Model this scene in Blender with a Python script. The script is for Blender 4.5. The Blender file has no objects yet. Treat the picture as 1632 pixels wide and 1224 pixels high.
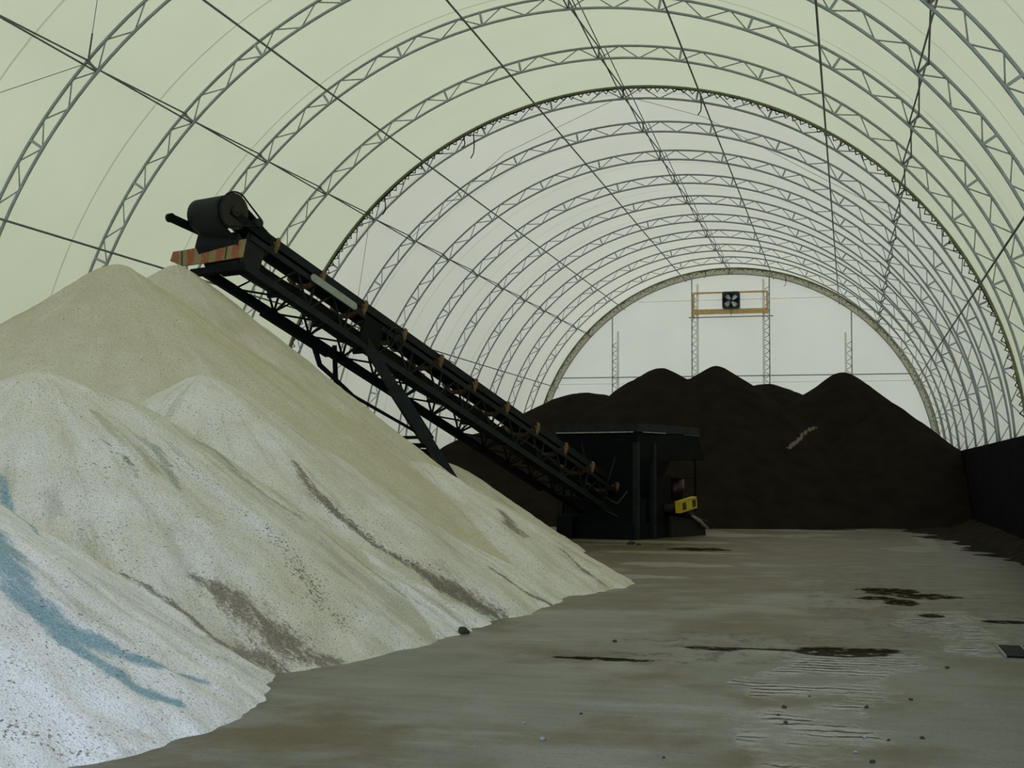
import bpy, bmesh, math, random
import numpy as np
from mathutils import Vector, Matrix, noise as mnoise

random.seed(7)
scn = bpy.context.scene
COL = scn.collection

# ------------------------------------------------------------------ helpers
def tag(o, label=None, cat=None, group=None, kind=None):
    if label: o['label'] = label
    if cat: o['category'] = cat
    if group: o['group'] = group
    if kind: o['kind'] = kind
    return o

def empty(name, loc=(0, 0, 0)):
    o = bpy.data.objects.new(name, None)
    COL.objects.link(o)
    o.location = loc
    o.empty_display_size = 0.2
    return o

class MB:
    """collects shapes, then links them as one mesh object"""
    def __init__(s):
        s.v = []; s.f = []; s.sm = []
    def add(s, v, f, smooth=False):
        b = len(s.v)
        s.v += [tuple(p) for p in v]
        s.f += [tuple(i + b for i in q) for q in f]
        s.sm += [smooth] * len(f)
        return s
    def hexa(s, p):
        return s.add(p, [(0, 3, 2, 1), (4, 5, 6, 7), (0, 1, 5, 4), (1, 2, 6, 5), (2, 3, 7, 6), (3, 0, 4, 7)])
    def box(s, x0, x1, y0, y1, z0, z1, fn=None):
        p = [(x0, y0, z0), (x1, y0, z0), (x1, y1, z0), (x0, y1, z0), (x0, y0, z1), (x1, y0, z1), (x1, y1, z1), (x0, y1, z1)]
        if fn: p = [fn(*q) for q in p]
        return s.hexa(p)
    def tube(s, pts, r, n=8, closed=False, caps=True):
        pts = [Vector(p) for p in pts]
        m = len(pts)
        rr = r if isinstance(r, (list, tuple)) else [r] * m
        T = []
        for i in range(m):
            if closed: t = pts[(i + 1) % m] - pts[i - 1]
            elif i == 0: t = pts[1] - pts[0]
            elif i == m - 1: t = pts[-1] - pts[-2]
            else: t = (pts[i + 1] - pts[i]).normalized() + (pts[i] - pts[i - 1]).normalized()
            T.append(t.normalized())
        u = T[0].orthogonal().normalized()
        V = []
        for i in range(m):
            u = (u - T[i] * u.dot(T[i]))
            u = u.normalized() if u.length > 1e-6 else T[i].orthogonal().normalized()
            w = T[i].cross(u)
            for k in range(n):
                a = 2 * math.pi * k / n
                V.append(pts[i] + (u * math.cos(a) + w * math.sin(a)) * rr[i])
        F = []
        for i in range(m if closed else m - 1):
            j = (i + 1) % m
            for k in range(n):
                l = (k + 1) % n
                F.append((i * n + k, i * n + l, j * n + l, j * n + k))
        s.add(V, F, True)
        if caps and not closed:
            b = len(s.v) - m * n
            s.f += [tuple(b + k for k in reversed(range(n))), tuple(b + (m - 1) * n + k for k in range(n))]
            s.sm += [False, False]
        return s
    def bar(s, a, b, w, h, up=(0, 0, 1)):
        a = Vector(a); b = Vector(b); d = (b - a).normalized(); up = Vector(up)
        x = d.cross(up)
        if x.length < 1e-4: x = d.orthogonal()
        x.normalize(); y = x.cross(d)
        p = []
        for q in (a, b):
            p += [q - x * w / 2 - y * h / 2, q + x * w / 2 - y * h / 2, q + x * w / 2 + y * h / 2, q - x * w / 2 + y * h / 2]
        return s.hexa(p)
    def cyl(s, a, b, r, n=24, r2=None):
        a = Vector(a); b = Vector(b); d = (b - a).normalized(); u = d.orthogonal().normalized(); w = d.cross(u)
        r2 = r if r2 is None else r2
        A = [a + (u * math.cos(2 * math.pi * k / n) + w * math.sin(2 * math.pi * k / n)) * r for k in range(n)]
        B = [b + (u * math.cos(2 * math.pi * k / n) + w * math.sin(2 * math.pi * k / n)) * r2 for k in range(n)]
        s.add(A + B, [(k, (k + 1) % n, n + (k + 1) % n, n + k) for k in range(n)], True)
        c = len(s.v) - 2 * n
        s.f += [tuple(c + k for k in reversed(range(n))), tuple(c + n + k for k in range(n))]
        s.sm += [False, False]
        return s
    def mesh(s, name, mat, off=None):
        me = bpy.data.meshes.new(name)
        v = s.v
        if off is not None:
            v = [(p[0] - off[0], p[1] - off[1], p[2] - off[2]) for p in v]
        me.from_pydata([tuple(p) for p in v], [], s.f)
        me.polygons.foreach_set('use_smooth', s.sm)
        me.materials.append(mat)
        me.update()
        return me
    def build(s, name, mat, parent=None, root=None):
        """root: Empty whose world location is subtracted from the points"""
        base = root or parent
        off = world_loc(base) if base is not None else None
        o = bpy.data.objects.new(name, s.mesh(name, mat, off))
        COL.objects.link(o)
        if parent is not None: o.parent = parent
        return o

def world_loc(o):
    l = Vector((0, 0, 0))
    while o is not None:
        l += Vector(o.location); o = o.parent
    return l

def kids(o): return [c for c in bpy.data.objects if c.parent is o]

def copy_tree(o, parent=None, children=None):
    c = o.copy(); COL.objects.link(c)
    if parent is not None: c.parent = parent
    for ch in (children if children is not None else kids(o)):
        copy_tree(ch, c)
    return c

# ------------------------------------------------------------------ materials
class Nodes:
    def __init__(s, name):
        m = bpy.data.materials.new(name); m.use_nodes = True
        s.m = m; s.t = m.node_tree; s.t.nodes.clear()
        s.out = s.t.nodes.new('ShaderNodeOutputMaterial')
        s.co = None
    def n(s, typ, **kw):
        q = s.t.nodes.new(typ)
        for k, v in kw.items(): setattr(q, k, v)
        return q
    def l(s, a, b): s.t.links.new(a, b)
    def set(s, sock, v):
        if isinstance(v, bpy.types.NodeSocket): s.l(v, sock)
        else: sock.default_value = v
    def obj(s):
        if s.co is None: s.co = s.n('ShaderNodeTexCoord').outputs['Object']
        return s.co
    def math(s, op, a, b=0.0, clamp=False):
        q = s.n('ShaderNodeMath', operation=op, use_clamp=clamp)
        s.set(q.inputs[0], a); s.set(q.inputs[1], b)
        return q.outputs[0]
    def vmul(s, v, sc):
        q = s.n('ShaderNodeVectorMath', operation='MULTIPLY'); s.set(q.inputs[0], v); q.inputs[1].default_value = sc
        return q.outputs[0]
    def noise(s, scale, detail=4, rough=.55, vec=None, out='Fac', dist=0):
        q = s.n('ShaderNodeTexNoise'); q.inputs['Scale'].default_value = scale
        q.inputs['Detail'].default_value = detail; q.inputs['Roughness'].default_value = rough
        q.inputs['Distortion'].default_value = dist
        s.l(vec if vec is not None else s.obj(), q.inputs['Vector'])
        return q.outputs[out]
    def ramp(s, f, stops):
        q = s.n('ShaderNodeValToRGB'); s.l(f, q.inputs[0]); e = q.color_ramp.elements
        while len(e) < len(stops): e.new(.5)
        for a, (p, c) in zip(e, stops):
            a.position = p; a.color = c if len(c) == 4 else (*c, 1)
        return q.outputs[0]
    def step(s, f, a, b):
        q = s.n('ShaderNodeMapRange', interpolation_type='SMOOTHSTEP'); s.set(q.inputs[0], f)
        q.inputs[1].default_value = a; q.inputs[2].default_value = b
        q.inputs[3].default_value = 0; q.inputs[4].default_value = 1
        return q.outputs[0]
    def mix(s, f, a, b):
        q = s.n('ShaderNodeMix', data_type='RGBA')
        s.set(q.inputs[0], f)
        for i, c in ((6, a), (7, b)):
            if isinstance(c, bpy.types.NodeSocket): s.l(c, q.inputs[i])
            else: q.inputs[i].default_value = c if len(c) == 4 else (*c, 1)
        return q.outputs[2]
    def bump(s, h, strength=.3, dist=.02):
        q = s.n('ShaderNodeBump'); q.inputs['Strength'].default_value = strength; q.inputs['Distance'].default_value = dist
        s.l(h, q.inputs['Height']); return q.outputs[0]
    def bsdf(s, col, rough=.7, metal=0., spec=.5, normal=None):
        q = s.n('ShaderNodeBsdfPrincipled')
        if isinstance(col, bpy.types.NodeSocket): s.l(col, q.inputs['Base Color'])
        else: q.inputs['Base Color'].default_value = (*col, 1)
        s.set(q.inputs['Roughness'], rough); s.set(q.inputs['Metallic'], metal); s.set(q.inputs['Specular IOR Level'], spec)
        if normal is not None: s.l(normal, q.inputs['Normal'])
        s.l(q.outputs[0], s.out.inputs[0])
        return q

def paint(name, col, rough=.6, metal=0., var=.25, scale=6., spec=.25, rust=None, rust_amt=.55):
    N = Nodes(name)
    f = N.noise(scale, 5)
    c0 = tuple(x * (1 - var) for x in col); c1 = tuple(min(1, x * (1 + var)) for x in col)
    c = N.ramp(f, [(.3, c0), (.7, c1)])
    if rust:
        c = N.mix(N.step(N.noise(scale * 2.3, 6), rust_amt, rust_amt + .12), c, rust)
    N.bsdf(c, rough, metal, spec)
    return N.m

def fabric(name, refl, trans, seam=None, tint2=None):
    N = Nodes(name)
    f = N.noise(.35, 3)
    def two(c):
        return N.ramp(f, [(.3, tuple(x * .95 for x in c)), (.7, c)])
    cr, ct = two(refl), two(trans)
    wv = N.noise(3.0, 6, .7)
    ct = N.mix(N.math('MULTIPLY', N.step(wv, .45, .75), .10), ct, tuple(x * .75 for x in trans))
    if seam:
        y0, sp = seam
        sx = N.n('ShaderNodeSeparateXYZ'); N.l(N.obj(), sx.inputs[0])
        fr = N.math('FRACT', N.math('DIVIDE', N.math('SUBTRACT', sx.outputs[1], y0), sp))
        ln = N.math('LESS_THAN', fr, .05 / sp)
        ct = N.mix(ln, ct, tuple(x * .62 for x in trans))
    d = N.n('ShaderNodeBsdfDiffuse'); N.l(cr, d.inputs[0])
    t = N.n('ShaderNodeBsdfTranslucent'); N.l(ct, t.inputs[0])
    mx = N.n('ShaderNodeMixShader'); mx.inputs[0].default_value = .5
    N.l(d.outputs[0], mx.inputs[1]); N.l(t.outputs[0], mx.inputs[2]); N.l(mx.outputs[0], N.out.inputs[0])
    return N.m

M = {}
M['cover_cream'] = fabric('cream_cover_fabric', (.80, .82, .62), (.60, .525, .265), seam=(2.62, 4.25))
M['cover_white'] = fabric('white_cover_fabric', (.76, .75, .68), (.635, .535, .305), seam=(36.5, 4.25))
M['gable_fabric'] = fabric('gable_fabric', (.72, .72, .65), (.785, .66, .39))
M['skirt'] = fabric('gable_skirt_fabric', (.62, .62, .55), (.62, .57, .40))
M['galv'] = paint('galvanised_steel', (.33, .36, .345), .5, .3, .15, 3.)
M['galv_dark'] = paint('weathered_galvanised_pipe', (.17, .19, .175), .6, .25, .2, 3.)
M['rope'] = paint('black_rope', (.015, .014, .013), .9)
M['olive'] = paint('olive_webbing', (.17, .18, .10), .9)
M['cable'] = paint('thin_cable', (.22, .23, .2), .6, .3)
M['timber'] = paint('new_timber', (.62, .42, .19), .7, 0, .2, 8.)
M['pale_post'] = paint('pale_post', (.88, .88, .84), .75, 0, .05)
M['fan_dark'] = paint('fan_dark_metal', (.035, .04, .042), .5, .3)
M['fan_blade'] = paint('fan_blade_metal', (.55, .58, .58), .4, .3)
M['steel_black'] = paint('black_green_machine_paint', (.0050, .0062, .0062), .7, .0, .35, 5., spec=.10, rust=(.012, .008, .005), rust_amt=.62)
M['steel_side'] = paint('faded_machine_paint', (.0105, .0135, .0125), .6, .05, .35, 5., spec=.18, rust=(.026, .016, .009), rust_amt=.6)
M['belt'] = paint('conveyor_belt_rubber', (.0075, .0085, .009), .7, 0, .3, 5.)
M['sprocket'] = paint('brown_sprocket_steel', (.026, .023, .016), .6, .2, .3, 12., rust=(.05, .022, .012), rust_amt=.58)
M['idler'] = paint('rusty_tan_idler', (.16, .10, .042), .8, .1, .4, 18., rust=(.07, .022, .012), rust_amt=.55)
M['pale_panel'] = paint('pale_grey_panel', (.33, .35, .29), .7, 0, .15, 9.)
M['red'] = paint('red_reflector', (.42, .03, .03), .4)
M['yellow'] = paint('yellow_machine_paint', (.62, .46, .02), .5, 0, .1, 6.)
M['grille'] = paint('dark_grille', (.05, .045, .02), .7)
M['dark_red'] = paint('dark_red_tank', (.022, .008, .007), .35, .2)
M['rubber'] = paint('brown_rubber_flap', (.016, .013, .010), .8, 0, .3)
M['pale_edge'] = paint('salt_dust_and_highlight', (.27, .265, .23), .9, 0, .45, 7.)  # pale salt dust, also the painted highlight on the apron
M['push_wall'] = None
M['bright_bolt'] = paint('bare_metal', (.05, .045, .035), .5, .4)

def board_mat():
    N = Nodes('faded_red_striped_board')
    a = N.n('ShaderNodeAttribute', attribute_name='along'); f = a.outputs['Fac']
    w = N.math('ADD', f, N.math('MULTIPLY', N.noise(5, 4), .06))
    st = N.math('SINE', N.math('MULTIPLY', w, 2 * math.pi / .36))
    c = N.mix(N.step(st, -.35, .35), (.25, .20, .08), (.30, .085, .03))
    c = N.mix(N.step(N.noise(9, 6, .7), .50, .66), c, (.22, .19, .10))
    c = N.mix(N.step(N.noise(16, 4), .66, .74), c, (.05, .03, .015))
    N.bsdf(c, .75)
    return N.m
M['board'] = board_mat()

def salt_mat():
    N = Nodes('heaped_road_salt')
    def at(nm): return N.n('ShaderNodeAttribute', attribute_name=nm).outputs['Fac']
    tan = N.ramp(N.noise(1.1, 6, .65), [(.3, (.53, .475, .325)), (.7, (.63, .575, .415))])
    white = N.ramp(N.noise(1.6, 6, .65), [(.3, (.76, .715, .67)), (.7, (.90, .875, .86))])
    fm = N.math('ADD', at('whiteness'), N.math('MULTIPLY', N.math('SUBTRACT', N.noise(.9, 5), .5), .8), clamp=True)
    c = N.mix(N.step(fm, .05, .9), tan, white)
    fl = N.n('ShaderNodeAttribute', attribute_name='flow').outputs['Vector']
    streak = N.noise(1.3, 6, .68, vec=fl)
    low = N.step(at('whiteness'), .12, .36)
    c = N.mix(N.math('MULTIPLY', N.step(streak, .52, .68), N.math('ADD', .16, N.math('MULTIPLY', low, .34))), c, (.33, .295, .20))
    c = N.mix(N.math('MULTIPLY', N.step(streak, .46, .32), .35), c, (.76, .745, .66))
    fine = N.noise(22, 5, .75); brk = N.noise(6, 6, .72, vec=None)
    brf = N.noise(6.0, 6, .75, vec=fl)
    def cen(x, k): return N.math('MULTIPLY', N.math('SUBTRACT', x, .5), k)
    both = N.math('ADD', N.math('ADD', cen(brk, 1.1), cen(brf, 2.6)), cen(fine, 1.3))
    for nm, col, s in (('blue', (.135, .29, .345), .82), ('green', (.20, .25, .185), .62), ('olive', (.34, .31, .18), .6), ('brown', (.125, .092, .058), .80)):
        v = at(nm)
        k = N.step(N.math('ADD', v, N.math('MULTIPLY', both, .55) if nm == 'blue' else both), .42, 1.0)
        k = N.math('MULTIPLY', N.math('MULTIPLY', k, s), N.step(v, .02, .35))
        c = N.mix(k, c, col)
    st2 = N.noise(3.2, 6, .72, vec=fl)
    c = N.mix(N.math('MULTIPLY', N.math('MULTIPLY', N.step(st2, .54, .68), low), .42), c, (.30, .265, .19))
    c = N.mix(N.math('MULTIPLY', N.math('MULTIPLY', N.step(st2, .40, .30), low), .25), c, (.34, .42, .42))
    # clumps of dark grit
    spk = N.noise(30, 3, .6); dens = N.noise(1.1, 4)
    k = N.math('ADD', spk, N.math('MULTIPLY', N.math('SUBTRACT', dens, .5), .26))
    k = N.math('ADD', k, N.math('MULTIPLY', at('spk'), .10))
    k = N.math('ADD', k, N.math('MULTIPLY', at('brown'), .07))
    c = N.mix(N.math('MULTIPLY', N.step(k, .62, .71), .8), c, (.12, .10, .075))
    gr = N.noise(60, 3, .7)
    c = N.mix(N.math('MULTIPLY', N.step(gr, .53, .66), .62), c, (.20, .18, .14))
    c = N.mix(N.math('MULTIPLY', N.step(gr, .45, .32), .4), c, (.86, .85, .79))
    h = N.math('ADD', N.math('MULTIPLY', N.noise(11, 5, .65), .6), N.math('MULTIPLY', N.noise(48, 3, .6), .5))
    N.bsdf(c, .9, 0, .15, N.bump(h, .55, .05))
    return N.m
M['salt'] = salt_mat()

def sand_mat():
    N = Nodes('dark_heaped_sand')
    c = N.ramp(N.noise(1.4, 6), [(.3, (.0120, .0094, .0066)), (.7, (.0195, .0152, .0107))])
    c = N.mix(N.math('MULTIPLY', N.step(N.noise(30, 3), .66, .74), .35), c, (.024, .02, .015))
    h = N.math('ADD', N.noise(5, 5), N.math('MULTIPLY', N.noise(28, 3), .4))
    pa = N.n('ShaderNodeAttribute', attribute_name='pale').outputs['Fac']
    c = N.mix(N.step(N.math('SUBTRACT', pa, N.math('MULTIPLY', N.noise(3, 5, .7), .8)), 0, .5), c, (.16, .14, .10))
    N.bsdf(c, 1, 0, .02, N.bump(h, .6, .08))
    return N.m
M['sand'] = sand_mat()

def dirt_mat():
    N = Nodes('dark_tracked_dirt')
    c = N.ramp(N.noise(2.4, 6), [(.3, (.010, .0085, .0055)), (.7, (.028, .023, .015))])
    h = N.math('ADD', N.noise(6, 5), N.math('MULTIPLY', N.noise(28, 3), .4))
    N.bsdf(c, .95, 0, .04, N.bump(h, .6, .06))
    return N.m
M['dirt'] = dirt_mat()

def wall_mat():
    N = Nodes('dark_push_wall')
    c = N.ramp(N.noise(1.2, 6), [(.3, (.003, .0036, .0042)), (.7, (.0065, .0072, .008))])
    N.bsdf(c, .95, 0, .03, N.bump(N.noise(9, 5), .3, .03))
    return N.m
M['push_wall'] = wall_mat()
M['clod'] = paint('brown_clod', (.045, .037, .026), .9, 0, .3, 12.)

def floor_mat():
    N = Nodes('wet_tracked_floor')
    P = N.obj()
    sep = N.n('ShaderNodeSeparateXYZ'); N.l(P, sep.inputs[0])
    def ell(cx, cy, rx, ry, amp=.5, sc=2.2, st=1):
        q = N.n('ShaderNodeVectorMath', operation='SUBTRACT'); N.l(P, q.inputs[0]); q.inputs[1].default_value = (cx, cy, 0)
        v = N.vmul(q.outputs[0], (1 / rx, 1 / ry, 0))
        ln = N.n('ShaderNodeVectorMath', operation='LENGTH'); N.l(v, ln.inputs[0])
        d = N.math('ADD', ln.outputs['Value'], N.math('MULTIPLY', N.math('SUBTRACT', N.noise(sc, 5, .65), .5), amp * 2))
        return N.math('SUBTRACT', 1, N.step(d, .75, 1.0))
    def union(lst):
        a = lst[0]
        for b in lst[1:]: a = N.math('MAXIMUM', a, b)
        return a
    mud = union([ell(-.15, 13.35, .52, .42, .5, 3), ell(.26, 13.55, .26, .22, .5, 3), ell(-1.35, 13.25, .34, .16, .7, 4), ell(-.8, 13.35, .55, .07, .8, 3),
                 ell(.62, 18.85, .26, .55, .6, 3), ell(.30, 19.4, .30, .35, .9, 4), ell(.93, 17.15, .16, .28, .7, 4), ell(1.75, 16.7, .35, .22, .9, 4),
                 ell(.5, 20.6, .45, .7, 1.1, 3), ell(1.0, 19.9, .5, .5, 1.2, 3), ell(-2.25, 12.2, .55, .12, 1.0, 4),
                 ell(-.9, 44.2, 1.2, .7, .5, 2), ell(-3.5, 31, .8, .8, .9, 2)])
    pale = union([ell(-5.2, 34.2, 2.6, .8, .8, 1.6), ell(-3.6, 38.8, 1.4, 1.4, .8, 1.5), ell(-3.9, 29.5, 1.7, .55, .9, 1.6), ell(-3.4, 25.5, 1.2, .7, .9, 1.6),
                  ell(-3.6, 22.3, .9, .5, .9, 2), ell(1.9, 37, .25, 5.0, .7, 1.2), ell(1.4, 33, .7, 1.6, .9, 1.2)])
    mud = N.math('MULTIPLY', mud, N.step(N.noise(5, 5, .7), .34, .46))
    base = N.ramp(N.noise(.7, 6, .6), [(.3, (.130, .121, .088)), (.7, (.200, .188, .146))])
    # long smears dragged across by tyres
    sm = N.noise(1.0, 5, .62, vec=N.vmul(P, (.5, 3.2, 1)))
    base = N.mix(N.math('MULTIPLY', N.step(sm, .5, .68), .45), base, (.27, .26, .225))
    base = N.mix(N.math('MULTIPLY', N.step(sm, .46, .32), .40), base, (.075, .07, .055))
    sm2 = N.noise(1.0, 6, .7, vec=N.vmul(P, (1.6, 9, 1)))
    base = N.mix(N.math('MULTIPLY', N.step(sm2, .54, .68), .35), base, (.065, .06, .045))
    # brown tracked-in sand, more of it towards the heaps
    far = N.math('SUBTRACT', N.step(sep.outputs[1], 11, 26), N.step(sep.outputs[1], 34, 50))
    bn = N.math('ADD', N.noise(.45, 6, .65), N.math('MULTIPLY', far, .15))
    base = N.mix(N.math('MULTIPLY', N.step(bn, .47, .62), .85), base, (.088, .060, .018))
    base = N.mix(N.math('MULTIPLY', pale, .40), base, (.40, .38, .29))
    # base colour gets darker and greyer towards the right side
    right_dark = N.math('ADD', N.step(sep.outputs[0], -1.5, 3.4), N.math('MULTIPLY', N.math('SUBTRACT', N.noise(.6, 5), .5), .8), clamp=True)
    base = N.mix(N.math('MULTIPLY', right_dark, .6), base, (.070, .070, .062))
    wet = union([ell(-.25, 11.6, .6, 1.9, .8, 1.1), ell(.1, 12.7, .6, .9, .8, 1.3), ell(-.75, 11.2, .3, .35, .8, 2), ell(.95, 16.6, .6, 1.6, .9, 1.2), ell(1.2, 14.6, .4, 1.2, .9, 1.5), ell(-.3, 9.2, .5, 1.4, .9, 1.3)])
    wet = N.math('MULTIPLY', wet, N.step(N.noise(1.7, 5, .65), .36, .60))
    wetm = N.math('MULTIPLY', wet, N.math('SUBTRACT', 1, N.math('MULTIPLY', mud, .9)))
    base = N.mix(N.math('MULTIPLY', wetm, .25), base, (.13, .125, .105))
    # mud flecks trodden in along the right half
    flz = union([ell(.9, 18.0, 1.6, 4.5, .6, .8), ell(-.3, 13.8, 2.2, 1.2, .6, 1), ell(.2, 22, 1.5, 4, .7, .7), ell(1.4, 15.4, 1.2, 1.4, .6, 1), ell(-1.9, 12.4, 1.3, .5, .7, 1)])
    fk = N.math('MULTIPLY', flz, N.step(N.noise(1.0, 7, .8, vec=N.vmul(P, (4.2, 2.8, 1))), .515, .56))
    base = N.mix(N.math('MULTIPLY', fk, .85), base, (.034, .029, .018))
    dots = N.step(N.noise(20, 3, .65), .615, .66)
    base = N.mix(N.math('MULTIPLY', dots, .65), base, (.045, .04, .03))
    base = N.mix(N.math('MULTIPLY', N.step(N.noise(40, 3, .7), .5, .7), .35), base, (.08, .075, .06))
    base = N.mix(N.math('MULTIPLY', mud, .93), base, (.017, .013, .007))
    rough = N.math('ADD', .34, N.math('MULTIPLY', N.noise(1.6, 4), .22))
    rough = N.math('SUBTRACT', rough, N.math('MULTIPLY', wetm, .30))
    rough = N.math('ADD', rough, N.math('MULTIPLY', mud, .5), clamp=True)
    # shallow ripples of slurry
    wv = N.n('ShaderNodeTexWave', wave_type='BANDS', bands_direction='Y'); N.l(P, wv.inputs['Vector'])
    wv.inputs['Scale'].default_value = 1.9; wv.inputs['Distortion'].default_value = 5.5; wv.inputs['Detail'].default_value = 3; wv.inputs['Detail Scale'].default_value = 1.7
    rp = N.math('MULTIPLY', wv.outputs['Fac'], N.math('ADD', N.math('MULTIPLY', wet, 1.0), N.math('MULTIPLY', N.step(N.noise(.5, 4), .45, .65), .45)))
    b1 = N.n('ShaderNodeBump'); b1.inputs['Strength'].default_value = 1; b1.inputs['Distance'].default_value = .0048; N.l(rp, b1.inputs['Height'])
    h = N.math('ADD', N.math('MULTIPLY', N.noise(20, 5), .6), N.math('MULTIPLY', N.noise(3, 4), .5))
    b2 = N.n('ShaderNodeBump'); b2.inputs['Strength'].default_value = .3; b2.inputs['Distance'].default_value = .02
    N.l(N.math('MULTIPLY', h, N.math('SUBTRACT', 1, N.math('MULTIPLY', wetm, .85))), b2.inputs['Height']); N.l(b1.outputs[0], b2.inputs['Normal'])
    spec = N.math('ADD', .24, N.math('MULTIPLY', wetm, .45))
    spec = N.math('SUBTRACT', spec, N.math('MULTIPLY', mud, .24), clamp=True)
    N.bsdf(base, rough, 0, spec, b2.outputs[0])
    return N.m
M['floor'] = floor_mat()
M['ground'] = paint('outdoor_yard_gravel', (.28, .28, .27), .9)

# ------------------------------------------------------------------ the hall
XC, ZC, RI, RO, Y0, BAY = -6.09, 2.07, 10.16, 10.47, 24.86, 3.66
WALL_TOP = 2.70
FRONT = -0.75
GABLE = 12
AMAX = math.acos((WALL_TOP + .03 - ZC) / RI)
def arc(a, R, y): return (XC + R * math.sin(a), y, ZC + R * math.cos(a))
def yk(k): return Y0 + BAY * k
YG = yk(GABLE) + .22
YL = yk(3)

tag(MB().box(-17.0, 4.9, FRONT - 2, 70.5, -.3, 0).build('floor', M['floor']), 'wet grey trackmarked floor of the storage hall', 'floor', kind='structure')
tag(MB().box(-160, 150, -160, 220, -.6, -.32).build('ground', M['ground']), 'open yard around the hall', 'ground', kind='structure')

def wall(name, x0, x1, label, sgn):
    mb = MB()
    y = FRONT
    while y < 69.4:                       # cast panels with small gaps between them
        y1 = min(y + 2.44, 69.5)
        mb.box(x0, x1, y + .01, y1 - .01, 0, WALL_TOP)
        y = y1
    face = x0 if sgn > 0 else x1
    mb.box(min(face + sgn * .02, face + sgn * .3), max(face + sgn * .02, face + sgn * .3), FRONT, 69.5, 0, WALL_TOP - .02)
    return tag(mb.build(name, M['push_wall']), label, 'wall', kind='structure')
wall('wall_right', 3.90, 4.62, 'dark straight retaining wall along the right side', 1)
wall('wall_left', -16.80, -16.08, 'dark retaining wall behind the salt pile', -1)

def vault(name, ya, yb, R, mat, label):
    mb = MB(); n = 96; ny = max(2, int((yb - ya) / 1.83))
    am = math.acos((WALL_TOP - ZC) / R)
    V = []; Fc = []
    for j in range(ny + 1):
        y = ya + (yb - ya) * j / ny
        for i in range(n + 1):
            a = -am + 2 * am * i / n
            V.append(arc(a, R, y))
    for j in range(ny):
        for i in range(n):
            b = j * (n + 1) + i
            Fc.append((b, b + 1, b + n + 2, b + n + 1))
    mb.add(V, Fc, True)
    return tag(mb.build(name, mat), label, 'fabric roof', kind='structure')
vault('ceiling', FRONT, YL - .02, RO + .04, M['cover_cream'], 'cream translucent fabric cover over the front part of the hall')
vault('ceiling', YL - .06, YG, RO + .036, M['cover_white'], 'white translucent fabric cover over the rear part of the hall')

mb = MB(); n = 64
am = math.acos((WALL_TOP - ZC) / (RO + .03))
rim = [arc(-am + 2 * am * i / n, RO + .03, YG) for i in range(n + 1)]
mb.add(rim + [(rim[-1][0], YG, 0), (rim[0][0], YG, 0)], [tuple(range(n + 3))])
tag(mb.build('wall_back', M['gable_fabric']), 'white translucent fabric gable wall at the far end', 'gable wall', kind='structure')

# ------------------------------------------------------------------ lattice arches
NODE = [0, .2015, .403, .6045, .806, .981, 1.156, 1.331, AMAX]
NODES_ALL = [-a for a in reversed(NODE[1:])] + NODE
base_z = WALL_TOP
arch0 = empty('lattice_arch', (XC, yk(-1), base_z))
ya = yk(-1)
nseg = 90
def chord(R, r, name):
    am = math.acos((WALL_TOP + .03 - ZC) / R)
    return MB().tube([arc(-am + 2 * am * i / nseg, R, ya) for i in range(nseg + 1)], r, 8).build(name, M['galv'], arch0)
chord(RO, .032, 'outer_chord'); chord(RI, .032, 'inner_chord')
for a in NODES_ALL[1:-1]:
    if abs(a) < .01: 
        continue
    MB().bar(arc(a, RI, ya), arc(a, RO, ya), .05, .05, (0, 1, 0)).build('panel_post', M['galv'], arch0)
for a, b in zip(NODES_ALL[:-1], NODES_ALL[1:]):
    q = [a + (b - a) * t for t in (0, .25, .5, .75, 1)]
    rr = [RI, RO, RI, RO, RI]
    for i in range(4):
        MB().tube([arc(q[i], rr[i], ya), arc(q[i + 1], rr[i + 1], ya)], .0145, 6).build('diagonal_brace', M['galv'], arch0)
for s in (-1, 1):
    x = XC + s * (RI + RO) / 2 - s * .02
    MB().box(x - .26, x + .26, ya - .16, ya + .16, WALL_TOP, WALL_TOP + .03).build('base_plate', M['galv'], arch0)
ARCH_LABEL = {
    -2: 'grey lattice roof arch five bays in front of the rope-laced arch',
    -1: 'grey lattice roof arch four bays in front of the rope-laced arch',
    0: 'grey lattice roof arch three bays in front of the rope-laced arch',
    1: 'grey lattice roof arch two bays in front of the rope-laced arch',
    2: 'grey lattice roof arch under cream fabric, next before the rope-laced arch',
    3: 'grey lattice roof arch laced with black rope where cream fabric meets white',
    4: 'grey lattice roof arch next behind the rope-laced arch, under white fabric',
    5: 'grey lattice roof arch second behind the rope-laced arch',
    6: 'grey lattice roof arch third behind the rope-laced arch',
    7: 'grey lattice roof arch fourth behind the rope-laced arch',
    8: 'grey lattice roof arch fourth before the far gable arch',
    9: 'grey lattice roof arch third before the far gable arch',
    10: 'grey lattice roof arch second before the far gable arch',
    11: 'grey lattice roof arch next before the far gable arch',
    12: 'grey lattice arch framing the white gable wall, with a grey fabric skirt'}
arch_kids = kids(arch0)
ARCH = {-1: arch0}
tag(arch0, ARCH_LABEL[-1], 'roof arch', 'lattice arches carrying the fabric roof')
for k in [-2] + list(range(0, GABLE + 1)):
    c = arch0.copy(); COL.objects.link(c); c.location = (XC, yk(k), base_z)
    for ch in arch_kids:
        d = ch.copy(); COL.objects.link(d); d.parent = c
    c['label'] = ARCH_LABEL[k]
    ARCH[k] = c
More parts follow.
